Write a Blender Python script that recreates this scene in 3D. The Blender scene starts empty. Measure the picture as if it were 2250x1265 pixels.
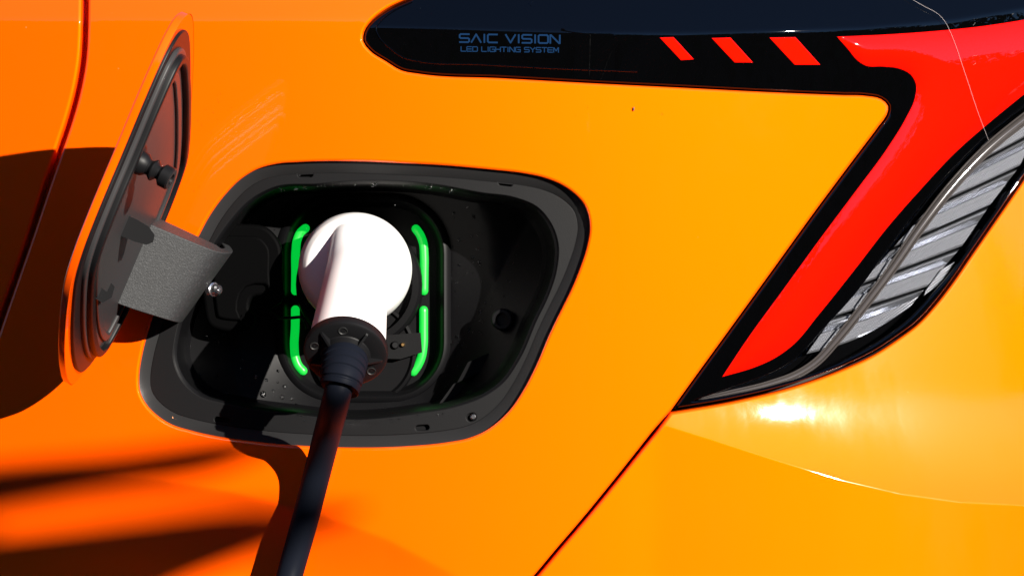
import bpy, math, random
import numpy as np
from mathutils import Vector
from mathutils.geometry import delaunay_2d_cdt

# ------------------------------------------------------------------ camera, sky, sun, exposure
S = 0.00024            # metres per photo pixel on the car's flank
D = 6100.0             # camera distance in the same pixel unit (1.46 m)
H0 = 0.95              # height of the picture centre above the ground
SUN_T, SUN_K = 0.72, 0.33   # sideways and upward slope of the sun against the view axis
sc = bpy.context.scene
cam_data = bpy.data.cameras.new('camera'); cam = bpy.data.objects.new('camera', cam_data)
sc.collection.objects.link(cam); sc.camera = cam
cam.location = (0, -D * S, H0); cam.rotation_euler = (math.radians(90), 0, 0)
cam_data.sensor_width = 36; cam_data.lens = 36 * D / 2250
cam_data.clip_start = 0.01; cam_data.clip_end = 2000
sun_dir = Vector((SUN_T, -1, SUN_K)).normalized()
elev = math.asin(sun_dir.z)
world = bpy.data.worlds.new('World'); sc.world = world; world.use_nodes = True
wn = world.node_tree; bg = wn.nodes['Background']
sky = wn.nodes.new('ShaderNodeTexSky'); sky.sky_type = 'NISHITA'; sky.sun_disc = False
sky.sun_elevation = elev; sky.sun_rotation = math.atan2(sun_dir.x, sun_dir.y)
sky.dust_density = 0.0; sky.air_density = 0.6; sky.ozone_density = 4.0; sky.altitude = 300
wn.links.new(sky.outputs[0], bg.inputs[0]); bg.inputs[1].default_value = 0.05
sl = bpy.data.lights.new('sun', 'SUN'); sl.energy = 5; sl.angle = math.radians(0.45); sl.color = (1, 0.94, 0.85)
sun = bpy.data.objects.new('sun', sl); sc.collection.objects.link(sun)
sun.rotation_euler = sun_dir.to_track_quat('Z', 'Y').to_euler(); sun.location = (3, -4, 4)
sc.view_settings.view_transform = 'Standard'; sc.view_settings.look = 'None'
sc.view_settings.exposure = 1.5; sc.view_settings.gamma = 1; sc.view_settings.use_curve_mapping = False
sc.render.engine = 'CYCLES'
sc.cycles.use_denoising = True
sc.cycles.max_bounces = 8
sc.cycles.transparent_max_bounces = 12

# ------------------------------------------------------------------ materials
def mat(name, col, rough=0.5, spec=0.5, coat=0.0, coat_rough=0.03, metal=0.0, emit=None, estr=1.0,
        bump=None, trans=0.0, ior=1.45):
    m = bpy.data.materials.new(name); m.use_nodes = True
    b = m.node_tree.nodes['Principled BSDF']
    b.inputs['Base Color'].default_value = (*col, 1); b.inputs['Roughness'].default_value = rough
    b.inputs['Specular IOR Level'].default_value = spec; b.inputs['Metallic'].default_value = metal
    b.inputs['Coat Weight'].default_value = coat; b.inputs['Coat Roughness'].default_value = coat_rough
    b.inputs['Transmission Weight'].default_value = trans; b.inputs['IOR'].default_value = ior
    if emit:
        b.inputs['Emission Color'].default_value = (*emit, 1); b.inputs['Emission Strength'].default_value = estr
    if bump:
        scale, strength, dist = bump
        n = nodes(m); t = n.new('ShaderNodeTexNoise'); t.inputs['Scale'].default_value = scale
        t.inputs['Detail'].default_value = 3
        tc = n.new('ShaderNodeTexCoord'); m.node_tree.links.new(tc.outputs['Object'], t.inputs['Vector'])
        bp = n.new('ShaderNodeBump'); bp.inputs['Strength'].default_value = strength; bp.inputs['Distance'].default_value = dist
        m.node_tree.links.new(t.outputs['Fac'], bp.inputs['Height']); m.node_tree.links.new(bp.outputs[0], b.inputs['Normal'])
    return m
def nodes(m): return m.node_tree.nodes
def link(m, a, b): m.node_tree.links.new(a, b)
def ramp(m, src, p0, c0, p1, c1):
    r = nodes(m).new('ShaderNodeValToRGB'); e = r.color_ramp.elements
    e[0].position = p0; e[0].color = (*c0, 1); e[1].position = p1; e[1].color = (*c1, 1)
    link(m, src, r.inputs[0]); return r.outputs[0]
def noise(m, scale, detail=3, rough=0.5, stretch=None, rot=None):
    tc = nodes(m).new('ShaderNodeTexCoord'); mp = nodes(m).new('ShaderNodeMapping')
    if stretch: mp.inputs['Scale'].default_value = stretch
    if rot: mp.inputs['Rotation'].default_value = rot
    link(m, tc.outputs['Object'], mp.inputs[0])
    t = nodes(m).new('ShaderNodeTexNoise'); t.inputs['Scale'].default_value = scale
    t.inputs['Detail'].default_value = detail; t.inputs['Roughness'].default_value = rough
    link(m, mp.outputs[0], t.inputs['Vector']); return t.outputs['Fac']

def make_paint(name, dusty):
    m = mat(name, (0.9, 0.084, 0.0), rough=0.6, spec=0.0, coat=1.0, coat_rough=0.025, metal=0.33)
    b = nodes(m)['Principled BSDF']
    # orange peel and the odd wet or dusty patch on the lacquer
    bp = nodes(m).new('ShaderNodeBump'); bp.inputs['Strength'].default_value = 0.03; bp.inputs['Distance'].default_value = 0.0004
    link(m, noise(m, 260, 2), bp.inputs['Height']); link(m, bp.outputs[0], b.inputs['Coat Normal'])
    if dusty:
        b.inputs['Metallic'].default_value = 0.5; b.inputs['Roughness'].default_value = 0.6
        n = noise(m, 9, 5, 0.6, (1, 1, 0.35), (0, 0.65, 0))
        link(m, ramp(m, n, 0.42, (0.03,) * 3, 0.62, (0.11,) * 3), b.inputs['Coat Roughness'])
    else:
        n = noise(m, 14, 5, 0.6)
        link(m, ramp(m, n, 0.4, (0.015,) * 3, 0.75, (0.07,) * 3), b.inputs['Coat Roughness'])
    # fine dust specks
    v = nodes(m).new('ShaderNodeTexVoronoi'); v.inputs['Scale'].default_value = 90
    tc = nodes(m).new('ShaderNodeTexCoord'); link(m, tc.outputs['Object'], v.inputs['Vector'])
    mx = nodes(m).new('ShaderNodeMixRGB'); mx.inputs[1].default_value = (0.9, 0.084, 0.0, 1); mx.inputs[2].default_value = (0.7, 0.3, 0.12, 1)
    f = ramp(m, v.outputs['Distance'], 0.02, (0.35,) * 3, 0.05, (0,) * 3)
    msk = ramp(m, noise(m, 22, 2), 0.6, (0,) * 3, 0.66, (1,) * 3)
    mm = nodes(m).new('ShaderNodeMath'); mm.operation = 'MULTIPLY'; link(m, f, mm.inputs[0]); link(m, msk, mm.inputs[1])
    link(m, mm.outputs[0], mx.inputs[0]); link(m, mx.outputs[0], b.inputs['Base Color'])
    return m
M_paint = make_paint('orange_paint', False)
M_bumper = make_paint('orange_bumper_paint', True)
M_under = mat('dark_underbody', (0.012, 0.008, 0.006), rough=0.8)
M_gloss = mat('gloss_black', (0.0005, 0.0005, 0.0006), rough=0.4, spec=0.0, coat=1.0, coat_rough=0.01)
M_red = mat('red_lens', (0.7, 0.0026, 0.0002), rough=0.6, spec=0.0, coat=1.0, coat_rough=0.015, metal=0.35)
M_plastic = mat('black_plastic', (0.0052, 0.0052, 0.0056), rough=0.5, spec=0.08, bump=(1600, 0.25, 0.0002))
M_plastic_s = mat('smooth_black_plastic', (0.003, 0.003, 0.0034), rough=0.42, spec=0.09, bump=(500, 0.06, 0.0002))
M_liner = mat('liner_plastic', (0.024, 0.023, 0.024), rough=0.42, spec=0.14, bump=(120, 0.1, 0.0006))
M_lip = mat('lip_plastic', (0.013, 0.013, 0.0135), rough=0.4, spec=0.12, bump=(1600, 0.2, 0.0002))
M_rubber = mat('rubber', (0.0045, 0.0045, 0.005), rough=0.45, spec=0.16)
M_arm = mat('grained_black_plastic', (0.026, 0.027, 0.029), rough=0.55, spec=0.3, bump=(1500, 0.5, 0.0004))
_b = nodes(M_arm)['Principled BSDF']
link(M_arm, ramp(M_arm, noise(M_arm, 1100, 3, 0.6), 0.5, (0.016, 0.0165, 0.0175), 0.75, (0.034, 0.035, 0.037)), _b.inputs['Base Color'])
M_white = mat('white_plastic', (0.66, 0.65, 0.645), rough=0.36, spec=0.4, bump=(60, 0.04, 0.001))
M_cable = mat('cable_rubber', (0.0045, 0.0055, 0.009), rough=0.5, spec=0.03, bump=(300, 0.05, 0.0003))
M_green = mat('green_light', (0.01, 0.16, 0.02), rough=0.4, emit=(0.0, 0.2, 0.015), estr=1.0)
M_yellow = mat('yellow_label', (0.4, 0.25, 0.005), rough=0.5)
M_print = mat('black_print', (0.01, 0.01, 0.01), rough=0.5)
M_text = mat('blue_grey_print', (0.004, 0.015, 0.042), rough=0.6, spec=0.0)
M_steel = mat('steel', (0.5, 0.5, 0.52), rough=0.25, metal=1.0)
M_brass = mat('brass', (0.8, 0.5, 0.2), rough=0.25, metal=1.0)
M_silver = mat('reflector_silver', (0.26, 0.27, 0.295), rough=0.22, metal=0.8, spec=0.5)
M_guide = mat('light_guide', (0.05, 0.044, 0.042), rough=0.1, spec=0.6, coat=1.0)
M_drop = mat('water', (1, 1, 1), rough=0.09, trans=1.0, ior=1.33)
M_silk = mat('silk', (0.3, 0.26, 0.26), rough=0.3)
M_leaf = mat('dry_leaf', (0.5, 0.2, 0.08), rough=0.6)
# reflector face with a fine pressed lattice
M_lattice = mat('reflector_lattice', (0.115, 0.12, 0.135), rough=0.3, metal=0.6, spec=0.5)
_m = M_lattice; _v = nodes(_m).new('ShaderNodeTexVoronoi'); _v.inputs['Scale'].default_value = 820
_v.inputs['Randomness'].default_value = 0.0
_tc = nodes(_m).new('ShaderNodeTexCoord'); _mp = nodes(_m).new('ShaderNodeMapping')
_mp.inputs['Rotation'].default_value = (0, 0.6, 0); _mp.inputs['Scale'].default_value = (1, 0.001, 1)
link(_m, _tc.outputs['Object'], _mp.inputs[0]); link(_m, _mp.outputs[0], _v.inputs['Vector'])
_bp = nodes(_m).new('ShaderNodeBump'); _bp.inputs['Strength'].default_value = 0.6; _bp.inputs['Distance'].default_value = 0.0006
link(_m, _v.outputs['Distance'], _bp.inputs['Height']); link(_m, _bp.outputs[0], nodes(_m)['Principled BSDF'].inputs['Normal'])
# thin clear cover: straight-through light plus a Fresnel gloss
M_clear = bpy.data.materials.new('clear_cover'); M_clear.use_nodes = True
_n = M_clear.node_tree; _n.nodes.remove(_n.nodes['Principled BSDF'])
_t = _n.nodes.new('ShaderNodeBsdfTransparent'); _t.inputs[0].default_value = (0.93, 0.93, 0.94, 1)
_g = _n.nodes.new('ShaderNodeBsdfGlossy'); _g.inputs['Roughness'].default_value = 0.02
_f = _n.nodes.new('ShaderNodeFresnel'); _f.inputs[0].default_value = 1.5
_x = _n.nodes.new('ShaderNodeMixShader'); _n.links.new(_f.outputs[0], _x.inputs[0])
_n.links.new(_t.outputs[0], _x.inputs[1]); _n.links.new(_g.outputs[0], _x.inputs[2])
_n.links.new(_x.outputs[0], _n.nodes['Material Output'].inputs[0])
# asphalt
M_asphalt = mat('asphalt', (0.05, 0.05, 0.05), rough=0.9, bump=(90, 0.6, 0.01))
_b = nodes(M_asphalt)['Principled BSDF']
link(M_asphalt, ramp(M_asphalt, noise(M_asphalt, 60, 6, 0.7), 0.3, (0.03,) * 3, 0.7, (0.075,) * 3), _b.inputs['Base Color'])
M_bark = mat('bark', (0.09, 0.065, 0.045), rough=0.9, bump=(40, 0.8, 0.01))

# ------------------------------------------------------------------ geometry helpers
def Wd(px, py, d):
    """photo pixel + depth (pixel units, away from the camera positive) -> world"""
    px, py, d = np.broadcast_arrays(np.asarray(px, float), np.asarray(py, float), np.asarray(d, float))
    k = S * (1 + d / D)
    return np.stack([(px - 1125) * k, d * S, H0 + (632.5 - py) * k], -1)
def add(name, verts, faces, m, parent=None, smooth=True, sharp=40):
    me = bpy.data.meshes.new(name); me.from_pydata([tuple(map(float, v)) for v in verts], [], [tuple(map(int, f)) for f in faces])
    me.materials.append(m); me.update()
    if smooth:
        me.polygons.foreach_set('use_smooth', [True] * len(me.polygons)); me.set_sharp_from_angle(angle=math.radians(sharp))
    o = bpy.data.objects.new(name, me); sc.collection.objects.link(o); o.parent = parent
    return o
def tag(o, label, cat, group=None):
    o['label'] = label; o['category'] = cat
    if group: o['group'] = group
    return o
def curve(pts, step=12, closed=True):
    """Catmull-Rom through points; a third entry marks a sharp corner"""
    P = [np.array(p[:2], float) for p in pts]; c = [len(p) > 2 for p in pts]; n = len(P); out = []
    for i in range(n if closed else n - 1):
        p1, p2 = P[i], P[(i + 1) % n]
        p0 = P[i - 1] if (closed or i > 0) else p1 - (p2 - p1); p3 = P[(i + 2) % n] if (closed or i + 2 < n) else p2 + (p2 - p1)
        L = np.linalg.norm(p2 - p1)
        def tan(a, b, cc, la, lb):
            la = max(la, 1e-6); lb = max(lb, 1e-6)
            return ((b - a) / la * lb + (cc - b) / lb * la) / (la + lb)
        t1 = (p2 - p1) / L if c[i] else tan(p0, p1, p2, np.linalg.norm(p1 - p0), L)
        t2 = (p2 - p1) / L if c[(i + 1) % n] else tan(p1, p2, p3, L, np.linalg.norm(p3 - p2))
        k = max(1, int(round(L / step)))
        for j in range(k):
            s = j / k
            out.append((2*s**3-3*s**2+1)*p1 + (s**3-2*s**2+s)*L*t1 + (-2*s**3+3*s**2)*p2 + (s**3-s**2)*L*t2)
    if not closed: out.append(P[-1])
    return np.array(out)
def area(p):
    q = np.roll(p, -1, 0); return 0.5 * np.sum(p[:, 0] * q[:, 1] - q[:, 0] * p[:, 1])
def offset(p, d):
    """positive grows the closed outline"""
    if abs(d) < 1e-9: return p.copy()
    a = np.roll(p, 1, 0); b = np.roll(p, -1, 0)
    e1 = p - a; e2 = b - p
    e1 /= np.linalg.norm(e1, axis=1)[:, None] + 1e-9; e2 /= np.linalg.norm(e2, axis=1)[:, None] + 1e-9
    n1 = np.stack([e1[:, 1], -e1[:, 0]], 1); n2 = np.stack([e2[:, 1], -e2[:, 0]], 1)
    n = n1 + n2; L = np.linalg.norm(n, axis=1)[:, None]; n = n / (L + 1e-9)
    cosh = np.clip((n * n1).sum(1), 0.45, 1)[:, None]
    return p + n / cosh * d * (1 if area(p) > 0 else -1)
def inside(pts, poly):
    x, y = pts[:, 0][:, None], pts[:, 1][:, None]; a = poly; b = np.roll(poly, -1, 0)
    c = ((a[:, 1] > y) != (b[:, 1] > y)) & (x < (b[:, 0] - a[:, 0]) * (y - a[:, 1]) / (b[:, 1] - a[:, 1] + 1e-12) + a[:, 0])
    return c.sum(1) % 2 == 1
def pdist(pts, poly):
    out = np.full(len(pts), 1e9)
    for i in range(0, len(pts), 2000):
        d = pts[i:i+2000, None] - poly[None]; out[i:i+2000] = np.sqrt((d ** 2).sum(2).min(1))
    return out
def front(fn):
    """map for sheets that lie on the car's flank: depth function fn(px, py)"""
    def f(p, dy):
        w = Wd(p[:, 0], p[:, 1], fn(p[:, 0], p[:, 1])); w[:, 1] += np.asarray(dy) * S; return w
    return f
def sheet(name, m, outer, mp, holes=(), step=30, r=3, back=30, parent=None, extra=None, sharp=40, thick=None):
    """filled outline with rounded, returned edges; extra = points the mesh must resolve (creases)"""
    fo = [offset(outer, -r)] + [offset(h, r) for h in holes]
    V = np.concatenate(fo); E = []; k = 0
    for f in fo:
        n = len(f); E += [(k + i, k + (i + 1) % n) for i in range(n)]; k += n
    lo, hi = fo[0].min(0), fo[0].max(0)
    g = np.stack(np.meshgrid(np.arange(lo[0] + step/2, hi[0], step), np.arange(lo[1] + step/2, hi[1], step)), -1).reshape(-1, 2)
    g = g + (np.random.RandomState(3).rand(*g.shape) - 0.5) * step * 0.1
    if extra is not None and len(extra):
        g = np.concatenate([g[pdist(g, extra) > step * 0.4], extra])
    ok = inside(g, fo[0])
    for h in fo[1:]: ok &= ~inside(g, h)
    g = g[ok]
    if len(g): g = g[pdist(g, V) > min(step * 0.35, 6)]
    A = np.concatenate([V, g]) if len(g) else V
    res = delaunay_2d_cdt([Vector((float(a), float(b))) for a, b in A], E, [], 0, 1e-4)
    co = np.array([tuple(v) for v in res[0]]); tr = np.array([t for t in res[2] if len(t) == 3])
    cen = co[tr].mean(1); ok = inside(cen, fo[0])
    for h in fo[1:]: ok &= ~inside(cen, h)
    tr = tr[ok]
    verts = [mp(co, np.zeros(len(co)))]; faces = []
    for t in tr:
        a, b, c = co[t[0]], co[t[1]], co[t[2]]
        s = (b[0]-a[0])*(c[1]-a[1]) - (b[1]-a[1])*(c[0]-a[0])
        faces.append(tuple(t) if s < 0 else (t[0], t[2], t[1]))
    base = len(co)
    prof = [(r * (1 - math.sin(a)), r * (1 - math.cos(a))) for a in np.linspace(0, math.pi / 2, 5)] if r > 0 else [(0, 0)]
    prof.append((0, max(back, r + 0.5)))
    for q, loop in enumerate([outer] + list(holes)):
        sg = -1 if q == 0 else 1; n = len(loop); first = None
        for (ins, dy) in prof:
            pp = offset(loop, sg * ins); verts.append(mp(pp, np.full(n, dy)))
            if first is not None:
                fl = (area(loop) > 0) == (q == 0)
                for i in range(n):
                    j = (i + 1) % n
                    f = (first + i, first + j, base + j, base + i)
                    faces.append(f if fl else f[::-1])
            first = base; base += n
        if thick and q == 0: pass
    return add(name, np.concatenate(verts), faces, m, parent, sharp=sharp)
def tube(name, path, m, parent=None, seg=16, caps=True, shape=None, world=False, ribs=None):
    """path: (px, py, depth, radius px) -> swept tube"""
    P = np.array([p[:3] for p in path], float); R = np.array([p[3] for p in path], float)
    if world: C = P; rad = R
    else: C = Wd(P[:, 0], P[:, 1], P[:, 2]); rad = R * S * (1 + P[:, 2] / D)
    n = len(C); T = np.gradient(C, axis=0); T /= np.linalg.norm(T, axis=1)[:, None]
    ref = np.array([1.0, 0, 0]) if abs(T[0][0]) < 0.8 else np.array([0, 0, 1.0])
    verts = []; faces = []
    a = ref - T[0] * (ref @ T[0]); a /= np.linalg.norm(a)
    for i in range(n):
        a = a - T[i] * (a @ T[i]); a /= np.linalg.norm(a); b = np.cross(T[i], a)
        for k in range(seg):
            th = 2 * math.pi * k / seg; cx, sx = math.cos(th), math.sin(th)
            if shape: e = shape(i / (n - 1)); cx = math.copysign(abs(cx) ** (2 / e), cx); sx = math.copysign(abs(sx) ** (2 / e), sx)
            verts.append(C[i] + rad[i] * (cx * a + sx * b))
    for i in range(n - 1):
        for k in range(seg):
            j = (k + 1) % seg; faces.append((i*seg+k, i*seg+j, (i+1)*seg+j, (i+1)*seg+k))
    if caps:
        faces.append(tuple(range(seg))[::-1]); faces.append(tuple((n-1)*seg + k for k in range(seg)))
    return add(name, verts, faces, m, parent)
def spline3(pts, n):
    """dense Catmull-Rom through 4-tuples"""
    P = np.array(pts, float); out = []
    for i in range(len(P) - 1):
        p0 = P[i-1] if i else 2*P[0]-P[1]; p1, p2 = P[i], P[i+1]; p3 = P[i+2] if i + 2 < len(P) else 2*P[-1]-P[-2]
        for s in np.linspace(0, 1, n, endpoint=False):
            out.append(0.5*((2*p1)+(-p0+p2)*s+(2*p0-5*p1+4*p2-p3)*s*s+(-p0+3*p1-3*p2+p3)*s**3))
    out.append(P[-1]); return np.array(out)
def polar(poly, n, c):
    """resample a star-shaped outline at n even polar angles about c"""
    ang = np.linspace(0, 2*np.pi, n, endpoint=False); a = poly - c; b = np.roll(poly, -1, 0) - c; out = []
    for t in ang:
        d = np.array([math.cos(t), math.sin(t)])
        den = d[0]*(b[:,1]-a[:,1]) - d[1]*(b[:,0]-a[:,0]); den = np.where(abs(den) < 1e-9, 1e-9, den)
        L = (a[:,0]*(b[:,1]-a[:,1]) - a[:,1]*(b[:,0]-a[:,0])) / den
        u = (a[:,0]*d[1] - a[:,1]*d[0]) / den
        ok = (u >= -1e-6) & (u <= 1 + 1e-6) & (L > 0); out.append(c + d * L[ok].max())
    return np.array(out)
def rings(name, m, ring_list, parent=None, fill_last=False, sharp=40):
    """loft through world-space rings of equal length"""
    n = len(ring_list[0]); V = np.concatenate(ring_list); F = []
    for i in range(len(ring_list) - 1):
        for k in range(n):
            j = (k + 1) % n; F.append((i*n+k, i*n+j, (i+1)*n+j, (i+1)*n+k))
    if fill_last: F.append(tuple((len(ring_list)-1)*n + k for k in range(n)))
    return add(name, V, F, m, parent, sharp=sharp)
def lathe(name, m, base, axis, prof, parent=None, seg=24):
    """world-space lathe: prof = (distance along axis, radius) in metres"""
    ax = Vector(axis).normalized(); a = ax.orthogonal().normalized(); b = ax.cross(a); base = Vector(base); R = []
    for h, r in prof:
        R.append(np.array([tuple(base + ax*h + (a*math.cos(2*math.pi*k/seg) + b*math.sin(2*math.pi*k/seg))*r) for k in range(seg)]))
    return rings(name, m, R, parent, fill_last=True, sharp=35)
def interp(x, pts):
    p = np.array(pts, float); return np.interp(x, p[:, 0], p[:, 1])
def spl(x, w): return w * np.logaddexp(0, np.asarray(x) / w)      # smooth max(0, x)
def line_pts(pts, offs=(-5, 0, 5), step=14):
    c = curve(pts, step, closed=False); t = np.gradient(c, axis=0); t /= np.linalg.norm(t, axis=1)[:, None]
    n = np.stack([-t[:, 1], t[:, 0]], 1); return np.concatenate([c + n * o for o in offs])

# ------------------------------------------------------------------ the body's surface (depth in pixel units)
TOPC = [(-300, 42), (2500, 48)]
FLARE = [(-300, 1062), (0, 1042), (200, 1040), (350, 1055), (500, 1080), (700, 1130), (850, 1185), (1000, 1265), (1200, 1400), (2600, 2300)]
BUMPC = [(1440, 928), (1560, 965), (1700, 1010), (1850, 1055), (1980, 1085), (2110, 1103), (2250, 1110), (2500, 1112)]
LAMPC = [(700, 55), (832, 59), (1300, 72), (1500, 73), (1700, 68), (1900, 61), (2100, 43), (2250, 18), (2500, -40)]
def base(px, py):
    return 0.00015 * (px - 800) ** 2 + 8 * np.clip((632 - py) / 632, 0, None) ** 2
def body(px, py):
    r = base(px, py) + 0.28 * spl(interp(px, TOPC) - py, 3)
    d = spl(py - interp(px, FLARE), 3); w = np.clip((1150 - px) / 600, 0, 1)
    g = np.where(d < 200, 0.62 * d - 0.74 * d * d / 400, 124 - 74 - 0.12 * (d - 200))
    return r + w * g
def bumper(px, py):
    k = interp(px, BUMPC); up = spl(k - py, 2.5)
    q = np.minimum(py, k); m = np.maximum(q, 840)      # facet scooped towards the crease, flatter beside the lamp
    f = 0.144 * (905 - m) - 0.0006 * (m - 880) ** 2 + 0.096 * np.clip(840 - q, 0, None)
    return base(px, py) + f - 0.01 * spl(py - k, 2.0)
def lampf(px, py):
    return base(px, py) + 5 + 0.3 * spl(interp(px, LAMPC) - py, 2.0)

OPEN = curve([(433,523),(459,475),(495,426),(526,395),(566,371),(608,360),(661,356),(800,355),(860,357.5),(971,363),(1081,373),(1151,381),(1192,389.5),(1234,406),(1264,427),(1283.5,449),(1293,474),(1296,502),(1290,540),(1275,587),(1253,640),(1235,676),(1207,734),(1178,802),(1150,856),(1121,899),(1093,927),(1065,947),(1030,962),(979,972),(894,980),(780,983),(682,980),(606,975),(543,968),(480,959),(416,945),(375,932),(341,910),(318,885),(306,859),(304,834),(312,774),(325,726),(341,679),(380,610)], 10)
LAMP_EDGE = [(1500,-250,1),(1300,-165),(1100,-85),(970,-33),(890,-1),(850,18),(817,43),(799,70),(797,90),(812,111),(848,135),(882,155),(920,162),(1100,172),(1300,183),(1500,193),(1700,203),(1850,209),(1905,211),(1937,218),(1952,233),(1949,252),(1932,276),(1880,345),(1800,452),(1700,590),(1600,728),(1520,838),(1474,902,1)]
GAP = [(1440,940),(1400,990),(1340,1065),(1280,1138),(1220,1208),(1172,1265),(1100,1340),(1000,1440),(900,1530,1)]
DOOR_GAP = [(-138,1530,1),(-128,1200),(-96,1000),(-46,860),(12,690),(68,530),(112,400),(141,318),(161,258),(179,190),(189,130),(193,60),(194,0),(192,-120),(188,-250,1)]

car = bpy.data.objects.new('car', None); sc.collection.objects.link(car)
car.location = (0, 0, 0)
tag(car, 'bright orange car with its charging flap open beside a black and red tail lamp', 'car')

# quarter panel
QP = curve(LAMP_EDGE + GAP + DOOR_GAP, 12)
cre = np.concatenate([line_pts(TOPC, (-8, -4, 0, 4, 8)), line_pts(FLARE[:-1], (-10, -4, 0, 4, 10, 22, 36))])
quarter = sheet('quarter_panel', M_paint, QP, front(body), [OPEN], 26, 6, 44, car, cre)
# rear door, left of its shut line
dg = [(x - 15, y) if y < 420 else (x - 12, y) for x, y, *_ in DOOR_GAP]
DOOR = curve([(dg[0][0], dg[0][1], 1)] + dg[1:-1] + [(dg[-1][0], dg[-1][1], 1), (-320, -250, 1), (-320, 1530, 1)], 12)
sheet('rear_door', M_paint, DOOR, front(lambda x, y: base(x, y) + 0.28 * spl(interp(x, TOPC) - y, 3)), [], 26, 7, 60, car, line_pts(TOPC, (-8, -4, 0, 4, 8)))
# painted jamb at the bottom of the shut line
sheet('door_jamb', M_paint, curve([(-190,1520,1),(-180,1200),(-148,1000),(-98,860),(-40,690),(16,530),(60,400),(90,318),(110,258),(128,190),(138,130),(142,60),(143,0),(141,-120),(137,-245,1),(245,-245,1),(246,0),(240,150),(200,300),(150,450),(70,690),(10,860),(-40,1000),(-75,1200),(-85,1520,1)], 20), front(lambda x, y: base(x, y) + 0.28 * spl(interp(x, TOPC) - y, 3) + 62), [], 40, 0, 2, car)
# rear bumper
LOWER = [(1474,906,1),(1616,881),(1749,848),(1848,813),(1921,779),(1975,744),(2014,715),(2058,668),(2095,620),(2130,569),(2164,520),(2214,448),(2254,390),(2330,280),(2450,110,1)]
bg_ = [(x + 7, y + 3) for x, y, *_ in GAP]
BUMP = curve(LOWER + [(2500, 110, 1), (2500, 1530, 1), (907, 1533, 1)] + bg_[::-1][1:] , 12)
sheet('rear_bumper', M_bumper, BUMP, front(bumper), [], 26, 6, 44, car, line_pts(BUMPC, (-10, -5, -2, 0, 2, 5, 10)))
# shell behind the shut lines
sheet('inner_body', M_under, curve([(-330,-260,1),(2510,-260,1),(2510,1540,1),(-330,1540,1)], 60), front(lambda x, y: base(x, y) + 120), [offset(OPEN, 6)], 60, 0, 5, car)

# ------------------------------------------------------------------ tail lamp
LAMP = curve([(x, y, 1) if len(c) else (x, y) for x, y, *c in LAMP_EDGE[:-1]] + [(1474, 902, 1)] + [(x, y - 4, *c) for x, y, *c in LOWER[1:]] + [(2500, 106, 1), (2500, -250, 1)], 10)
LAMP = offset(LAMP, -4)
CLEAR = curve([(2450,85,1),(2250,232),(2190,280),(2110,355),(2030,445),(1950,550),(1880,645),(1810,722),(1745,790),(1700,817),(1640,840),(1560,868),(1522,881,1),(1600,868),(1700,846),(1790,818),(1870,783),(1940,743),(1995,702),(2040,655),(2085,604),(2130,545),(2164,496),(2210,430),(2250,372),(2330,255),(2450,115,1)], 10)
lamp = sheet('tail_lamp', M_gloss, LAMP, front(lampf), [CLEAR], 26, 5, 60, car, line_pts(LAMPC, (-8, -4, -1.5, 1.5, 4, 8)))
lamp['label'] = 'wraparound gloss black tail lamp with red band and clear reflector section'
def lamp_sheet(name, m, pts, lift=2.5, r=2.0, step=20):
    return sheet(name, m, curve(pts, 8), front(lambda x, y: lampf(x, y) - lift), [], step, r, lift + 3, lamp)
RED = [(1838,81,1),(1950,76),(2050,69),(2150,59),(2250,44),(2480,0,1),(2480,30,1),(2330,145),(2250,208),(2180,265),(2100,335),(2020,420),(1950,500),(1880,590),(1800,690),(1740,760),(1700,788),(1660,806),(1586,828,1),(1640,747),(1720,637),(1800,527),(1880,420),(1950,325),(1990,260),(2010,215),(2012,185),(2001,165),(1977,152),(1940,147),(1902,145),(1884,134),(1862,108)]
RC = curve(RED, 8)
def redf(x, y):
    q = pdist(np.stack([np.ravel(x), np.ravel(y)], 1), RC).reshape(np.shape(x)); return lampf(x, y) - 2.5 - 9 * (1 - np.exp(-q / 26))
sheet('red_band', M_red, RC, front(redf), [], 12, 2, 6, lamp)
for q in ([(1449,83),(1480,82),(1525,131),(1496,133)], [(1563,84),(1605,83),(1655,138),(1614,138)], [(1690,83),(1748,82),(1803,143),(1746,143)]):
    lamp_sheet('red_slash', M_red, [(x, y, 1) for x, y in q], step=12)
# bead of the inner frame round the pointed end
tube('rim_bead', [(x, y, lampf(x, y) - 0.5, 1.6) for x, y in curve([(905,5),(866,24),(838,46),(826,64),(834,84),(856,106),(884,126),(925,136),(1050,142),(1200,150),(1400,158)], 8, False)], M_gloss, lamp, 8)
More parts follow.
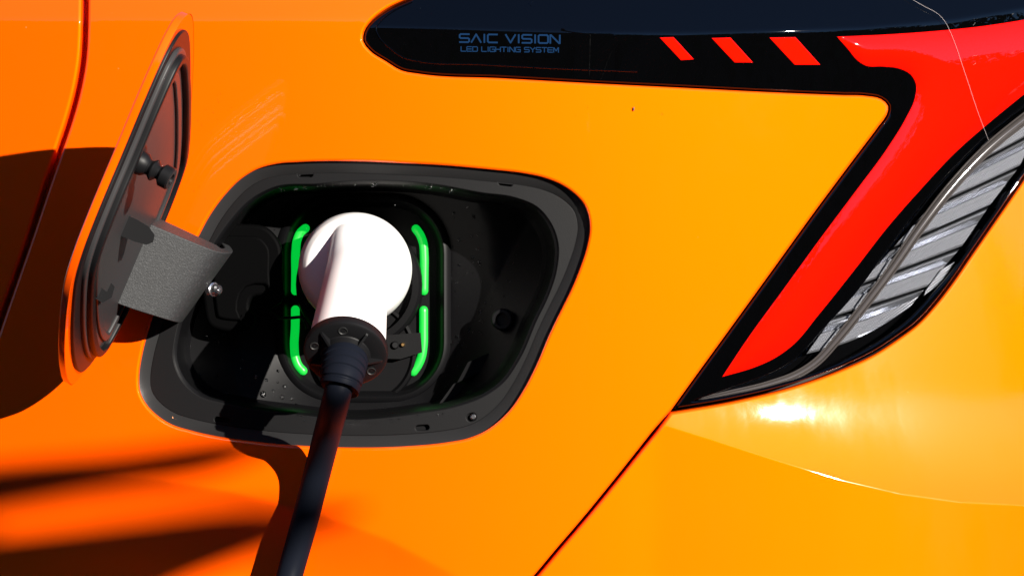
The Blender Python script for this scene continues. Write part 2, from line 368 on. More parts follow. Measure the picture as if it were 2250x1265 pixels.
# lettering: engraved strokes
GL = {'S': [[(1,1),(.12,1),(0,.88),(0,.6),(.12,.5),(.88,.5),(1,.4),(1,.12),(.88,0),(0,0)]], 'A': [[(0,0),(.5,1),(1,0)]], 'I': [[(.5,0),(.5,1)]],
      'C': [[(1,1),(.12,1),(0,.88),(0,.12),(.12,0),(1,0)]], 'V': [[(0,1),(.5,0),(1,1)]], 'O': [[(.12,1),(.88,1),(1,.88),(1,.12),(.88,0),(.12,0),(0,.12),(0,.88),(.12,1)]],
      'N': [[(0,0),(0,1),(.08,1),(.92,0),(1,0),(1,1)]], 'L': [[(0,1),(0,.1),(.1,0),(1,0)]], 'E': [[(1,1),(.1,1),(0,.9),(0,.1),(.1,0),(1,0)],[(0,.5),(.95,.5)]],
      'D': [[(0,0),(0,1),(.85,1),(1,.86),(1,.14),(.85,0),(0,0)]], 'G': [[(1,1),(.12,1),(0,.88),(0,.12),(.12,0),(1,0),(1,.5),(.5,.5)]], 'H': [[(0,0),(0,1)],[(1,0),(1,1)],[(0,.5),(1,.5)]],
      'T': [[(0,1),(1,1)],[(.5,1),(.5,0)]], 'Y': [[(0,1),(.5,.48),(1,1)],[(.5,.48),(.5,0)]], 'M': [[(0,0),(0,1),(.06,1),(.5,.3),(.94,1),(1,1),(1,0)]], ' ': []}
def lettering(text, x0, x1, ytop, h, wd, slope):
    w = {'I': 0.25, ' ': 0.42}; tot = sum(w.get(c, 1) for c in text) + 0.24 * (len(text) - 1); u = (x1 - x0) / tot; x = x0; V = []; F = []
    for c in text:
        cw = w.get(c, 1) * u
        for st in GL[c]:
            P = np.array([(x + a * cw, ytop + (1 - b) * h) for a, b in st]); P[:, 1] += (P[:, 0] - x0) * slope
            T = np.gradient(P, axis=0); n_ = len(P)
            for i in range(n_ - 1):
                t = (P[i+1] - P[i]); t /= np.linalg.norm(t); nn = np.array([-t[1], t[0]]) * wd / 2; e = t * wd * 0.3
                q = np.array([P[i]-e+nn, P[i]-e-nn, P[i+1]+e-nn, P[i+1]+e+nn]); k = len(V)
                dd = lampf(q[:, 0], q[:, 1]) - 0.6 - 0.02 * (len(V) % 5); V += list(Wd(q[:, 0], q[:, 1], dd)); F.append((k, k+1, k+2, k+3))
        x += cw + 0.24 * u
    return add('lettering', V, F, M_text, lamp, smooth=False)
lettering('SAIC VISION', 1010, 1230, 75.5, 17.5, 3.6, 0.012)
lettering('LED LIGHTING SYSTEM', 1013, 1227, 103, 10, 2.1, 0.012)
# reflector bucket, louvres, light guide, clear cover
sheet('reflector_bucket', mat('bucket_black', (0.0012, 0.0012, 0.0014), 0.6, 0.0), offset(CLEAR, 3), front(lambda x, y: lampf(x, y) + 58), [], 40, 0, 1, lamp)
LOUV = [[(2175,300),(2310,222)],[(2110,378),(2275,290)],[(2040,458),(2240,366)],[(1962,545),(2174,452)],[(1888,627),(2112,543)],[(1830,697),(2034,632)],[(1770,780),(1998,676)]]
for i in range(6):
    (a, b), (c, e) = LOUV[i], LOUV[i + 1]; n = 14; V = []; F = []
    rows = [(0.03, 50), (0.10, 26), (0.17, 24), (0.40, 40), (0.44, 30), (0.90, 26), (0.965, 22), (0.985, 52)]
    for s in np.linspace(0, 1, n):
        top = np.array(a) * (1 - s) + np.array(b) * s; bot = np.array(c) * (1 - s) + np.array(e) * s
        if i == 5: bot = bot + np.array([6, 14]) * math.sin(math.pi * s)
        for f, dd in rows:
            p = top * (1 - f) + bot * f; V.append(Wd(p[0], p[1], lampf(p[0], p[1]) + dd))
    k = len(rows)
    def strip(r0, r1): return [(j*k+r, j*k+r+1, (j+1)*k+r+1, (j+1)*k+r) for j in range(n-1) for r in range(r0, r1)]
    lv = add('louvre', V, strip(0, k - 1), M_silver, lamp, sharp=25)
    lv.data.materials.append(M_lattice)
    for p in lv.data.polygons:
        if p.index % (k - 1) == 4: p.material_index = 1
for q in ([(2203,428),(2212,420),(2196,448),(2184,466)], [(2145,512),(2154,503),(2136,532),(2122,552)], [(2068,592),(2098,575),(2068,620),(2030,650),(2034,638)]):
    sheet('side_reflector', M_lattice, curve([(x, y, 1) for x, y in q], 6), front(lambda x, y: lampf(x, y) + 20), [], 10, 1, 30, lamp)
G = curve([(2330,205),(2250,262),(2165,332),(2090,412),(2020,503),(1960,590),(1900,670),(1840,745),(1790,798),(1750,823),(1690,844),(1600,864),(1535,877)], 12, False)
gw = np.interp(np.arange(len(G)), [0, len(G)*0.5, len(G)*0.8, len(G)-1], [10, 8, 6, 2])
for sgn, nm in ((0, 'light_guide'),):
    tube(nm, [(x, y, lampf(x, y) + 18, w) for (x, y), w in zip(G, gw)], M_guide, lamp, 12)
for sgn in (-1, 1):
    t = np.gradient(G, axis=0); t /= np.linalg.norm(t, axis=1)[:, None]; nn = np.stack([-t[:, 1], t[:, 0]], 1); Q = G + nn * sgn * (gw + 1)[:, None]
    tube('light_guide_edge', [(x, y, lampf(x, y) + 8, 2.2) for x, y in Q], M_guide, lamp, 6)
sheet('clear_cover', M_clear, offset(CLEAR, -1), front(lambda x, y: lampf(x, y) + 1), [], 26, 1, 3, lamp)

# ------------------------------------------------------------------ charge port recess
CEN = np.array([810., 670.]); NP = 180
FL = curve([(470,535),(505,485),(548,440),(600,412),(700,404),(760,399),(860,398),(960,406),(1060,424),(1130,434),(1180,455),(1210,490),(1226,535),(1223,590),(1202,655),(1180,700),(1140,790),(1105,840),(1070,866),(1000,893),(930,906),(780,921),(640,908),(500,887),(432,866),(398,833),(382,792),(387,735),(420,640)], 10)
fl = lambda x, y: base(x, y) + 36
O_out = polar(offset(OPEN, 4), NP, CEN); O_mid = polar(offset(OPEN, -9), NP, CEN); O_in = polar(offset(OPEN, -27), NP, CEN)
port = bpy.data.objects.new('charge_port', None); sc.collection.objects.link(port); port.parent = car
rings('outer_lip', M_lip, [Wd(p[:, 0], p[:, 1], base(p[:, 0], p[:, 1]) + d) for p, d in ((O_out, 16), (offset(OPEN, 0) if False else polar(OPEN, NP, CEN), 15), (O_mid, 20), (O_in, 38))], port)
def slot(cx, cy, w, h, ang):
    a = math.radians(ang); pts = []
    for k in range(20):
        th = 2 * math.pi * k / 20; x = math.cos(th) * h / 2 + math.copysign((w - h) / 2, math.cos(th)); y = math.sin(th) * h / 2
        pts.append((cx + x * math.cos(a) - y * math.sin(a), cy + x * math.sin(a) + y * math.cos(a)))
    return np.array(pts)
SLOTS = [slot(671, 383, 34, 13, 0), slot(1111, 402, 32, 13, 6), slot(488, 922, 34, 12, 6), slot(928, 939, 30, 12, -4), slot(1036, 916, 22, 18, -20)]
sheet('flange', M_plastic, offset(OPEN, -26), front(fl), [FL] + SLOTS, 18, 2, 14, port)
for s_ in SLOTS:
    sheet('slot_floor', M_plastic_s, offset(s_, 1.5), front(lambda x, y: fl(x, y) + 13), [], 8, 0, 1, port)
BZ_C = np.array([798., 655.])
def rrect(hw, hh, r, n=12, c=BZ_C):
    P = []
    for q, (sx, sy) in enumerate(((1, 1), (-1, 1), (-1, -1), (1, -1))):
        for k in range(n + 1):
            t = math.pi / 2 * (q + k / n); P.append((c[0] + sx * (hw - r) + r * math.cos(t), c[1] + sy * (hh - r) + r * math.sin(t)))
    return np.array(P)
BZ = rrect(190, 228, 130)
RA, RB = np.array([1180., 455.]), np.array([935., 905.])
def floorf(px, py):
    px = np.asarray(px, float); py = np.asarray(py, float)
    t = (RB - RA) / np.linalg.norm(RB - RA); rr = (px - RA[0]) * (-t[1]) + (py - RA[1]) * t[0]; rr = -rr if ((1250 - RA[0]) * (-t[1]) + (700 - RA[1]) * t[0]) < 0 else rr
    q = pdist(np.stack([px.ravel(), py.ravel()], 1), BZd).reshape(px.shape)
    dish = 46 * np.clip(1 - q / 95, 0, 1)
    shelf = -0.9 * spl(rr, 3)
    low = 0.12 * spl(py - 760, 20)
    return 290 + dish + shelf - low
BZd = curve([(x, y) for x, y in BZ], 8)
GI = polar(CEN + (FL - CEN) * 0.935, NP, CEN)
Fp = polar(FL, NP, CEN)
def ringd(p, d): return Wd(p[:, 0], p[:, 1], d)
FLw = fl(Fp[:, 0], Fp[:, 1]); GF = floorf(GI[:, 0], GI[:, 1])
rl = [ringd(polar(offset(FL, 4), NP, CEN), FLw + 2), ringd(Fp, FLw + 3)]
for f in (0.03, 0.2, 0.5, 0.8, 0.93):
    p = Fp + (GI - Fp) * (0.25 + 0.75 * f); rl.append(ringd(p, FLw + (GF - FLw) * f + 3))
p = polar(CEN + (FL - CEN) * 0.915, NP, CEN); rl.append(ringd(p, floorf(p[:, 0], p[:, 1])))
rings('recess_wall', M_plastic_s, rl, port)
ridge = np.stack([np.linspace(RA[0], RB[0], 40), np.linspace(RA[1], RB[1], 40)], 1); tr_ = np.array([0.878, 0.478])
sheet('recess_floor', M_plastic_s, polar(CEN + (FL - CEN) * 0.925, NP, CEN), front(floorf), [BZd], 18, 0, 1, port, np.concatenate([ridge + tr_ * o for o in (-8, -3, 0, 3, 8)]))
def bzring(hw, d): r = rrect(hw, hw + 38, max(hw - 60, 10)); return Wd(r[:, 0], r[:, 1], d)
rings('port_bezel', M_plastic_s, [bzring(193, 334), bzring(186, 324), bzring(178, 322), bzring(172, 330), bzring(168, 352), bzring(160, 372)], port, sharp=60)
sheet('port_face', M_plastic_s, rrect(163, 201, 103), front(lambda x, y: 370 + 0 * x), [], 30, 0, 2, port)
for pts in ([(672,501),(661,510),(653,527),(650,550),(649.5,600),(649,640)], [(649,679),(648.5,720),(646.5,760),(649,785),(656,803),(667,815)],
            [(913,502),(922,514),(930,535),(932,560),(932,600),(931.5,640)], [(931,680),(931,720),(930,762),(926,785),(918,803),(908,817)]):
    c = curve(pts, 6, False); n = len(c); rad = [9.5] * n
    path = [(c[0][0], c[0][1], 362, 4)] + [(x, y, 362, r_) for (x, y), r_ in zip(c, rad)]
    e0 = c[0] + (c[0] - c[1]) / np.linalg.norm(c[0] - c[1]) * 8; e1 = c[-1] + (c[-1] - c[-2]) / np.linalg.norm(c[-1] - c[-2]) * 8
    i0 = c[0] + (c[0] - c[1]) / np.linalg.norm(c[0] - c[1]) * 5; i1 = c[-1] + (c[-1] - c[-2]) / np.linalg.norm(c[-1] - c[-2]) * 5
    path = [(*e0, 362, 3), (*i0, 362, 7.4)] + [(x, y, 362, 9.5) for x, y in c] + [(*i1, 362, 7.4), (*e1, 362, 3)]
    tube('light_strip', path, M_green, port, 14)
# inlet round, latch block, warning label, tether, screws in the recess
def boxp(name, quad, d0, d1, m, parent):
    q = np.array(quad, float); V = np.concatenate([Wd(q[:, 0], q[:, 1], d0), Wd(q[:, 0], q[:, 1], d1)]); n = len(q)
    F = [tuple(range(n))] + [tuple(range(n, 2*n))[::-1]] + [(i, (i+1) % n, n + (i+1) % n, n + i) for i in range(n)]
    o = add(name, V, F, m, parent, smooth=False)
    bv = o.modifiers.new('bevel', 'BEVEL'); bv.width = 0.0006; bv.segments = 2; return o
lathe('inlet_surround', M_plastic_s, Wd(790, 625, 371), (0, -1, 0), [(0, 0.036), (0.007, 0.035), (0.0085, 0.0335), (0.0085, 0.030), (0.002, 0.029)], port, 48)
lathe('inlet_surround', M_plastic_s, Wd(800, 775, 371), (0, -1, 0), [(0, 0.030), (0.004, 0.029), (0.005, 0.0275), (0.003, 0.026)], port, 48)
boxp('latch_block', [(800,742),(922,733),(925,772),(880,786),(800,784)], 330, 369, M_plastic, port)
tube('latch_pin', [(868, 758, 334, 9), (868, 758, 326, 9), (868, 758, 322, 6)], M_rubber, port, 14)
tube('latch_pin', [(885, 757, 334, 5), (885, 757, 324, 5), (885, 757, 321, 3)], M_brass, port, 12)
tri = [(664,680,1),(694,681,1),(679,648,1)]
wl = sheet('warning_label', M_yellow, curve(tri, 6), front(lambda x, y: 368 + 0 * x), [], 8, 0, 1.5, port)
sheet('warning_label', M_print, curve([(682,656,1),(676,668,1),(680,668,1),(677,677,1),(684,665,1),(680,665,1)], 6), front(lambda x, y: 367 + 0 * x), [], 8, 0, 0.5, port)
tube('cap_tether', [tuple(p) for p in spline3([(540,655,300,3.5),(575,672,290,3.5),(600,690,292,3.5),(612,698,300,3.5),(640,698,330,3.5),(662,697,330,3.5),(672,708,325,4),(676,720,330,5)], 6)], M_rubber, port, 10)
# rubber dust cap swung out of the way on its strap
DC = curve([(452,520),(475,498),(530,492),(585,500),(612,530),(618,600),(612,668),(590,676),(572,650),(556,652),(548,676),(560,700),(548,722),(500,728),(462,716),(446,660),(444,580)], 8)
M_cap = mat('dust_cap_rubber', (0.001, 0.001, 0.0011), rough=0.6, spec=0.02)
sheet('dust_cap', M_cap, DC, front(lambda x, y: 205 - 0.1 * (x - 530)), [], 20, 8, 34, port)
sheet('dust_cap', M_cap, offset(DC, -26), front(lambda x, y: 195 - 0.1 * (x - 530)), [], 20, 5, 9, port)
lathe('screw', M_rubber, Wd(1106, 702, 235), (-0.2, -1, 0.05), [(0, 0.0062), (0.004, 0.006), (0.005, 0.0052), (0.005, 0.0036), (0.002, 0.0032)], port)
lathe('screw', M_steel, Wd(1040, 915, fl(1040., 915.) + 11), (0, -1, 0), [(0, 0.0018), (0.0016, 0.0018), (0.0022, 0.001)], port, 14)
lathe('screw', M_steel, Wd(658, 383, fl(658., 383.) + 10), (0, -1, 0), [(0, 0.0011), (0.0016, 0.001), (0.002, 0.0006)], port, 12)
boxp('recess_rib', [(1010,835),(1052,815),(1070,780),(1030,797)], 235, 300, M_plastic_s, port)
boxp('recess_rib', [(965,890),(1000,868),(1018,845),(1000,842)], 255, 300, M_plastic, port)

# ------------------------------------------------------------------ charge flap
FA, FB, FG, FTX, FTY, FTZ = 0.403, 1.583, 0.004, -96.5, -42.0, 0.0
HP = np.array([370., 650.])
u2 = np.array([math.sin(FA), -math.cos(FA)]); v2 = np.array([math.cos(FA), math.sin(FA)])
u3 = np.array([u2[0]*math.cos(FG), u2[1]*math.cos(FG), -math.sin(FG)]); v3 = np.array([v2[0], v2[1], 0.])
o3 = np.cross(u3, v3); o3 = -o3 if o3[2] > 0 else o3
d3 = math.cos(FB) * v3 + math.sin(FB) * o3; n3 = math.sin(FB) * v3 - math.cos(FB) * o3   # n3: towards the flap's inner side
def flap_world(P3):      # ortho pixel coordinates (x, y down, depth) -> world
    return np.stack([(P3[:, 0] - 1125) * S, P3[:, 2] * S, H0 + (632.5 - P3[:, 1]) * S], -1)
def flap_map(sign=1, n0=0.0):
    def f(p, dy):
        r = p - HP; a = r @ u2; b = r @ v2
        bend = -14 * np.clip((-a - 40) / 230, 0, None) ** 1.6 - 0 * b
        n = n0 + sign * np.asarray(dy) + bend
        return flap_world(np.array([HP[0] + FTX, HP[1] + FTY, FTZ]) + a[:, None] * u3 + b[:, None] * d3 + n[:, None] * n3)
    return f
SK = offset(OPEN, -5)
def lin(p, d, sc_=0.9):
    q = offset(SK, d); r = q - HP; a = r @ u2; b = r @ v2; ac = 0.5 * (a.min() + a.max()); a = ac + (a - ac) * sc_
    return HP + a[:, None] * u2 + b[:, None] * v2
flap = sheet('charge_flap', M_paint, SK, flap_map(1, 0), [], 26, 5, 16, car)
flap['label'] = 'open orange charging flap seen edge on with its black inner side'
sheet('inner_skin', M_paint, offset(SK, -1), flap_map(-1, 16.5), [], 26, 2, 3, flap)
sheet('liner_base', M_rubber, lin(SK, -9, 0.94), flap_map(-1, 23), [], 26, 3, 6, flap)
sheet('liner', M_liner, lin(SK, -30), flap_map(-1, 32), [], 26, 5, 10, flap)
L1 = lin(SK, -42); L2 = lin(SK, -62)
sheet('seal_rim', M_rubber, L1, flap_map(-1, 44), [L2], 20, 5, 14, flap)
L3 = lin(SK, -82); L4 = lin(SK, -104)
sheet('seal_rim', M_liner, L3, flap_map(-1, 38), [L4], 20, 4, 10, flap)
def flap_pt(a, b, n):
    P = np.array([HP[0] + FTX, HP[1] + FTY, FTZ]) + a * u3 + b * d3 + n * n3
    return flap_world(P[None])[0]
def flap_px(a, b, n):
    P = np.array([HP[0] + FTX, HP[1] + FTY, FTZ]) + a * u3 + b * d3 + n * n3
    k = 1 / (1 + P[2] / D); return 1125 + (P[0] - 1125) * k, 632.5 + (P[1] - 632.5) * k, P[2]
n3w = np.array([n3[0], n3[2], -n3[1]])
# bump stop: find the spot on the liner whose picture is at (297, 350)
A0, B0 = min(((abs(flap_px(a, b, 26)[0] - 287) + abs(flap_px(a, b, 26)[1] - 346), (a, b)) for a in range(-200, 700, 8) for b in range(250, 700, 8)))[1]; k_ = S
lathe('bump_stop', M_rubber, flap_pt(A0, B0, 24), n3w + np.array([0.0, -0.12, -0.1]), [(h*0.72*k_, r*k_*0.92) for h, r in ((0,40),(14,40),(18,36),(20,27),(38,25),(50,17),(56,17),(66,24),(70,24),(80,15),(85,15),(95,25),(118,25),(122,22),(122,12),(110,10))], flap, 28)
# goose-neck arm that carries the flap
ft = spline3([(255,470,-175,0),(311,486,-165,0),(380,514,-150,0),(440,539,-132,0),(482,554,-105,0),(506,555,-40,0),(512,551,60,0),(505,540,200,0),(490,530,290,0)], 5)[:, :3]
fb = spline3([(165,640,-175,0),(222,654,-165,0),(285,677,-150,0),(345,696,-132,0),(382,707,-105,0),(396,709,-40,0),(402,704,60,0),(402,690,200,0),(400,680,290,0)], 5)[:, :3]
bt = ft.copy(); m_ = len(ft); s_ = np.linspace(0, 1, m_)[:, None]
bt = ft + np.array([0, 0, 0]) + np.concatenate([np.interp(s_, [0, .1, .45, .6, 1], [40, 38, 8, -16, -22]), np.interp(s_, [0, .1, .45, .6, 1], [-6, -7, -12, -10, -8]), np.interp(s_, [0, .1, .45, .6, 1], [60, 60, 55, 30, 0])], 1)
bb = fb + (bt - ft)
V = np.concatenate([Wd(q[:, 0], q[:, 1], q[:, 2]) for q in (ft, fb, bb, bt)]); F = []
for i in range(m_ - 1):
    for k in range(4):
        a, b = k * m_, ((k + 1) % 4) * m_; F.append((a + i, b + i, b + i + 1, a + i + 1))
F += [(0, m_, 2*m_, 3*m_), (m_-1, 2*m_-1, 3*m_-1, 4*m_-1)]
arm = add('hinge_arm', V, F, M_arm, flap, sharp=30)
bv = arm.modifiers.new('bevel', 'BEVEL'); bv.width = 0.0005; bv.segments = 2; bv.limit_method = 'ANGLE'
def slab(name, pts, d0, d1, m, parent):
    return boxp(name, pts, d0, d1, m, parent)
slab('clip_tab', [(250,462),(300,485),(325,500),(337,517),(334,530),(322,535),(296,528),(240,504)], -500, -470, M_rubber, flap)
slab('clip_tab', [(203,648),(214,618),(220,612),(218,632),(236,645),(245,626),(249,630),(243,652),(225,662)], -500, -470, M_rubber, flap)
lathe('screw', M_steel, Wd(462, 636, 0), (0.8, -0.7, 0), [(0, 0.0038), (0.003, 0.0038), (0.0032, 0.003), (0.006, 0.003), (0.007, 0.0022), (0.007, 0.001), (0.0055, 0.0008)], flap, 18)

# ------------------------------------------------------------------ charging plug
plug = bpy.data.objects.new('charging_plug', None); sc.collection.objects.link(plug)
plug.location = tuple(Wd(790, 590, 340))
tag(plug, 'white charging plug on a black cable pushed into the charge port', 'charging plug')
inv = -np.array(Wd(790, 590, 340))
def pl(o):
    o.parent = plug; o.location = tuple(inv); return o
hd = [(0, 0.0255), (0.012, 0.0262), (0.035, 0.0287), (0.06, 0.0296), (0.074, 0.0293), (0.082, 0.0284), (0.088, 0.0268), (0.0925, 0.0242), (0.0955, 0.0205), (0.0975, 0.0150), (0.0985, 0.0080), (0.0988, 0.001)]
hd = [(h * 0.8, r * 1.035) for h, r in hd]
hs = lathe('housing', M_white, Wd(792, 592, 372), (0, -1, 0), hd, None, 72)
hp = spline3([(789,531,150,44),(789,532,140,55),(788,536,110,57),(787,552,60,60),(784,590,0,66),(779,635,-65,72),(773,680,-125,77),(767,725,-180,82),(761,765,-225,86)], 6)
def sh(s): return 2.0 + 4.5 * max(0, 1 - s * 1.9) ** 1.3
hh = tube('handle', [tuple(p) for p in hp], M_white, None, 64, True, sh)
me = hs.data; nv = len(me.vertices)
vv = [tuple(v.co) for v in me.vertices] + [tuple(v.co) for v in hh.data.vertices]
ff = [tuple(p.vertices) for p in me.polygons] + [tuple(i + nv for i in p.vertices) for p in hh.data.polygons] + [tuple(range(72))[::-1]]
bpy.data.objects.remove(hs); bpy.data.objects.remove(hh)
housing = pl(add('housing', vv, ff, M_white, None))
rm = housing.modifiers.new('remesh', 'REMESH'); rm.mode = 'VOXEL'; rm.voxel_size = 0.00085; rm.use_smooth_shade = True
sm = housing.modifiers.new('smooth', 'SMOOTH'); sm.factor = 0.5; sm.iterations = 9
c0 = Wd(761, 765, -225); c1 = Wd(767, 725, -180); ax = (c0 - c1) / np.linalg.norm(c0 - c1)
k_ = S * (1 - 225 / D)
cap = pl(lathe('end_cap', M_rubber, c0 - ax * 6 * k_, ax, [(0, 86*k_), (4*k_, 92*k_), (20*k_, 93*k_), (26*k_, 91*k_), (29*k_, 86*k_), (29*k_, 56*k_), (31*k_, 54*k_), (44*k_, 52*k_), (46*k_, 40*k_)], None, 64))
ce = c0 + ax * 23 * k_; e1 = np.array([1., 0, 0]); e1 -= ax * (e1 @ ax); e1 /= np.linalg.norm(e1); e2 = np.cross(ax, e1)
if e2[2] < 0: e2 = -e2
def cappt(r, ang, h=0): a = math.radians(ang); return ce + (e1 * math.cos(a) + e2 * math.sin(a)) * r * k_ + ax * h * k_
for ang in (52, 128, -8, 200, 270):
    V = []; a = math.radians(ang); rd = e1 * math.cos(a) + e2 * math.sin(a); tg = np.cross(ax, rd) * 2.6 * k_
    for q in ((50, -3), (84, -3), (80, 4), (50, 19)):
        for s_ in (-1, 1): V.append(cappt(q[0], ang, q[1]) + tg * s_)
    o = add('cap_rib', V, [(0,2,4,6),(1,7,5,3),(0,1,3,2),(2,3,5,4),(4,5,7,6),(6,7,1,0)], M_rubber, cap, smooth=False)
for ang in (92, -38, 160, 225):
    lathe('screw', M_print, cappt(71, ang, -1), ax, [(0, 10.5*k_), (2.2*k_, 10.5*k_), (2.6*k_, 9.5*k_), (1.2*k_, 8*k_), (0.6*k_, 3*k_), (1.0*k_, 2.5*k_)], cap, 18)
# strain relief with rings, then the cable
st = Wd(750, 805, -470); prof = []
rel = spline3([(759,783,-245,52),(757,797,-264,51),(754,815,-282,49),(750,834,-295,47),(746,851,-300,45)], 14)
R_ = []
for i, p in enumerate(rel):
    s = i / (len(rel) - 1); q = (s * 6) % 1
    R_.append((p[0], p[1], p[2], p[3] - (3.4 if q > 0.72 and s < 0.88 else 0)))
R_ += [(745, 853, -301, 43), (744.5, 855, -302, 34)]
pl(tube('strain_relief', R_, M_cable, None, 40))
cb = [(747,843,-292,31),(742,864,-294,31),(734,896,-252,31),(721,945,-158,30.5),(699,1030,-72,30),(668,1150,-42,29.5),(634,1272,-36,29),(596,1420,-120,29),(550,1640,-150,29),(480,2100,-200,28),(420,2800,-280,28),(400,3600,-400,28)]
cbw = np.concatenate([Wd(*np.array(cb)[:, :3].T), (np.array(cb)[:, 3] * S * (1 + np.array(cb)[:, 2] / D))[:, None]], 1)
r0 = cbw[-1, 3]; g0 = cbw[-1]
cbw = np.concatenate([cbw, [[g0[0], g0[1]-0.01, 0.13, r0], [g0[0]+0.03, g0[1]-0.05, 0.035, r0], [g0[0]+0.12, g0[1]-0.15, r0, r0], [g0[0]+0.35, g0[1]-0.35, r0, r0], [g0[0]+0.8, g0[1]-0.6, r0, r0]]])
pl(tube('cable', [tuple(p) for p in spline3(cbw, 8)], M_cable, None, 28, True, None, True))

# ------------------------------------------------------------------ ground
gnd = add('ground', [(-40, -40, 0), (40, -40, 0), (40, 40, 0), (-40, 40, 0)], [(0, 1, 2, 3)], M_asphalt, smooth=False); gnd['kind'] = 'structure'

# ------------------------------------------------------------------ what the sun and the lacquer see: hedge added for dark reflections, young tree added out of view to shade the sill
SD = np.array(sun_dir); rnd = random.Random(5)
LT = 2.6
def caster(path):
    P = np.array(path, float); Q = Wd(P[:, 0], P[:, 1], body(P[:, 0], P[:, 1])) + SD * LT
    return [(*q, r * S) for q, r in zip(Q, P[:, 2])]
tree = bpy.data.objects.new('added_shade_tree', None); sc.collection.objects.link(tree)  # out of view; added so its branches throw soft bands on the lower panel
tag(tree, 'bare young tree added out of view to cast soft shadow bands', 'tree')
c1 = caster([(-420,1150,66),(-250,1112,58),(0,1070,48),(250,1034,40),(420,1010,40),(520,990,32),(610,972,9)])
c2 = caster([(-420,1425,240),(-200,1390,210),(0,1325,150),(300,1232,88),(500,1180,58),(650,1150,32),(790,1124,10)])
tx, ty = c1[0][0] - 0.42, c1[0][1]
tree.location = (tx, ty, 0)
def tpart(o): o.parent = tree; o.location = (-tx, -ty, 0); return o
tr0 = spline3([(tx,ty,0,0.045),(tx+0.01,ty,0.5,0.038),(tx-0.01,ty+0.01,1.0,0.033),(tx+0.02,ty,1.6,0.026),(tx,ty-0.02,2.2,0.016),(tx+0.03,ty,2.7,0.006)], 6)
tpart(tube('trunk', [tuple(p) for p in tr0], M_bark, None, 14, True, None, True))
for c, z0 in ((c1, 1.22), (c2, 0.98)):
    p = [(tx, ty, z0, c[0][3] * 1.15), (tx + 0.15, ty, (z0 + c[0][2]) / 2 + 0.02, c[0][3] * 1.08)] + c
    tpart(tube('branch', [tuple(q) for q in spline3(p, 6)], M_bark, None, 12, True, None, True))
M_hedge = mat('hedge_leaf', (0.045, 0.07, 0.025), rough=0.6, spec=0.3)
def unseen_hedge(x0, x1, y, h, label, seed):  # out of view; added as something dark for lacquer and lamp to mirror
    r = np.random.RandomState(seed); n = int((x1 - x0) * h * 900)
    c = np.stack([r.uniform(x0, x1, n), y + r.uniform(-0.35, 0.35, n), h * r.rand(n) ** 0.9], 1)
    c[:, 2] *= 0.93 + 0.07 * np.sin(c[:, 0] * 3.1)
    a = r.normal(size=(n, 3)); a /= np.linalg.norm(a, axis=1)[:, None]; b = np.cross(a, r.normal(size=(n, 3))); b /= np.linalg.norm(b, axis=1)[:, None]
    sz = r.uniform(0.04, 0.08, n)[:, None]
    V = np.stack([c - a*sz, c - b*sz*0.5, c + a*sz, c + b*sz*0.5], 1).reshape(-1, 3)
    V[:, 2] = np.maximum(V[:, 2], 0.005)
    o = bpy.data.objects.new('unseen_hedge', None); sc.collection.objects.link(o); o.location = ((x0 + x1) / 2, y, 0); tag(o, label, 'unseen_hedge')
    f = add('foliage', V - np.array([(x0 + x1) / 2, y, 0]), np.arange(len(V)).reshape(-1, 4), M_hedge, o, smooth=False)
    k = add('twig_core', [(sx * (x1 - x0) / 2, sy * 0.25, z) for z in (0, h * 0.86) for sx, sy in ((-1, -1), (1, -1), (1, 1), (-1, 1))],
            [(3, 2, 1, 0), (4, 5, 6, 7), (0, 1, 5, 4), (1, 2, 6, 5), (2, 3, 7, 6), (3, 0, 4, 7)], M_bark, o, smooth=False)
unseen_hedge(-7, 2.6, -7, 3.6, 'tall dark green hedge added to give the car dark reflections', 1)
unseen_hedge(2.7, 12, -7, 2.85, 'lower dark green hedge added to give the car dark reflections', 2)

# ------------------------------------------------------------------ water drops, bits of dirt, silk thread
def drops(name, items, label):
    V = []; F = []
    for px, py, d, r in items:
        c = Wd(px, py, d); k = S * r; b0 = len(V); el = rnd.uniform(0.85, 1.2); nr, ns = 4, 10
        for i in range(nr):
            t = math.pi / 2 * i / nr
            for j in range(ns):
                a = 2 * math.pi * j / ns; V.append(c + np.array([math.cos(a) * math.cos(t) * k, -math.sin(t) * k * 0.62 + 0.0001, math.sin(a) * math.cos(t) * k * el]))
        V.append(c + np.array([0, -k * 0.62 + 0.0001, 0]))
        for i in range(nr - 1):
            for j in range(ns):
                j2 = (j + 1) % ns; F.append((b0+i*ns+j, b0+i*ns+j2, b0+(i+1)*ns+j2, b0+(i+1)*ns+j))
        for j in range(ns): F.append((b0+(nr-1)*ns+j, b0+(nr-1)*ns+(j+1) % ns, b0+nr*ns))
        F.append(tuple(b0 + j for j in range(ns))[::-1])
    o = add(name, V, F, M_drop); o['kind'] = 'stuff'; tag(o, label, 'water'); return o
it = [(x, y, float(floorf(x, y)), r) for x, y, r in [(455,740,7),(482,752,6),(492,735,6),(500,762,3),(472,783,3),(530,791,6),(530,810,3),(560,828,6),(577,867,8),(590,800,5),(610,815,4),(625,850,6),(600,858,3),(650,890,5),(585,835,4),(668,895,3),(619,873,6),(640,877,4),(478,824,4),(440,823,3),(497,868,9),(560,800,2.5),(610,840,3),(415,806,3),(418,760,2)]]
for k in range(60):
    x, y = rnd.uniform(985, 1060), rnd.uniform(450, 820); it.append((x, y, float(floorf(x, y)), rnd.choice([1.5, 2, 2, 3, 4.5])))
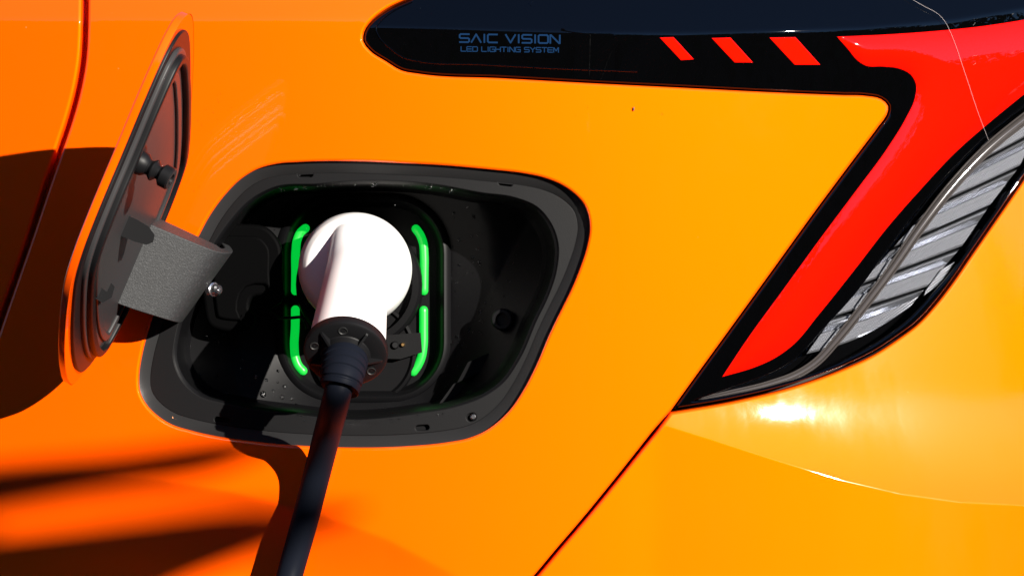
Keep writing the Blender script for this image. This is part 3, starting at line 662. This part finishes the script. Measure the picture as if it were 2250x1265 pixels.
for k in range(70):
    s_ = rnd.random(); x, y = RA + (RB - RA) * s_; x += rnd.uniform(-5, 35); y += rnd.uniform(-4, 8); it.append((x, y, float(floorf(x, y)), rnd.choice([1.3, 1.6, 2, 3])))
drops('water_drops', it, 'clear water drops beaded on the black charge port floor')
it = []
for k in range(26):
    x = rnd.uniform(600, 1090); y = float(np.interp(x, [600, 700, 760, 860, 960, 1060, 1130], [412, 404, 399, 398, 406, 424, 434])) + rnd.uniform(4, 9); it.append((x, y, float(fl(x, y)) + 10, rnd.choice([1.5, 2, 2.5, 4])))
for k in range(30):
    x = rnd.uniform(640, 1000); y = float(np.interp(x, [640, 780, 930, 1000], [908, 921, 906, 893])) + rnd.uniform(2, 14); it.append((x, y, float(fl(x, y)), rnd.choice([1.3, 1.6, 2.2])))
drops('water_drops', it, 'tiny water drops along the rim of the charge port flange')
it = []
for x, y, sx, sy, n in ((445, 270, 14, 12, 7), (470, 230, 30, 40, 10), (1390, 240, 300, 200, 10), (420, 380, 30, 40, 6)):
    for k in range(n):
        a, b = x + rnd.gauss(0, sx), y + rnd.gauss(0, sy)
        if not (a > 1280 and b < 215): it.append((a, b, float(body(np.array(a), np.array(b))), rnd.choice([1, 1.3, 1.8])))
drops('water_drops', it, 'few tiny water specks on the orange panel above the port')
def speck(name, m, pts, fn, label, cat):
    o = sheet(name, m, curve([(x, y, 1) for x, y in pts], 5), front(lambda x, y: fn(x, y) - 5), [], 6, 1, 5, None); tag(o, label, cat)
speck('leaf_bit', M_leaf, [(371,919),(377,921),(379,914),(382,921),(386,920),(382,931),(376,935),(371,929)], lambda x, y: base(x, y) + 30, 'scrap of brown leaf stuck to the lower lip of the charge port', 'leaf')
speck('dirt_speck', M_print, [(1391,236),(1394,235),(1394,243),(1391,244)], lambda x, y: body(x, y), 'tiny dark speck on the orange panel below the lamp', 'dirt')
th = [(1985,-12),(2030,14),(2062,32),(2078,50),(2086,66),(2120,160),(2150,250),(2172,308)]
tag(tube('silk_thread', [(x, y, float(lampf(np.array(x), np.array(y))) - 12, 0.3) for x, y in curve(th, 12, False)], M_silk, None, 6), 'fine pale spider silk thread stretched across the red lamp band', 'thread')
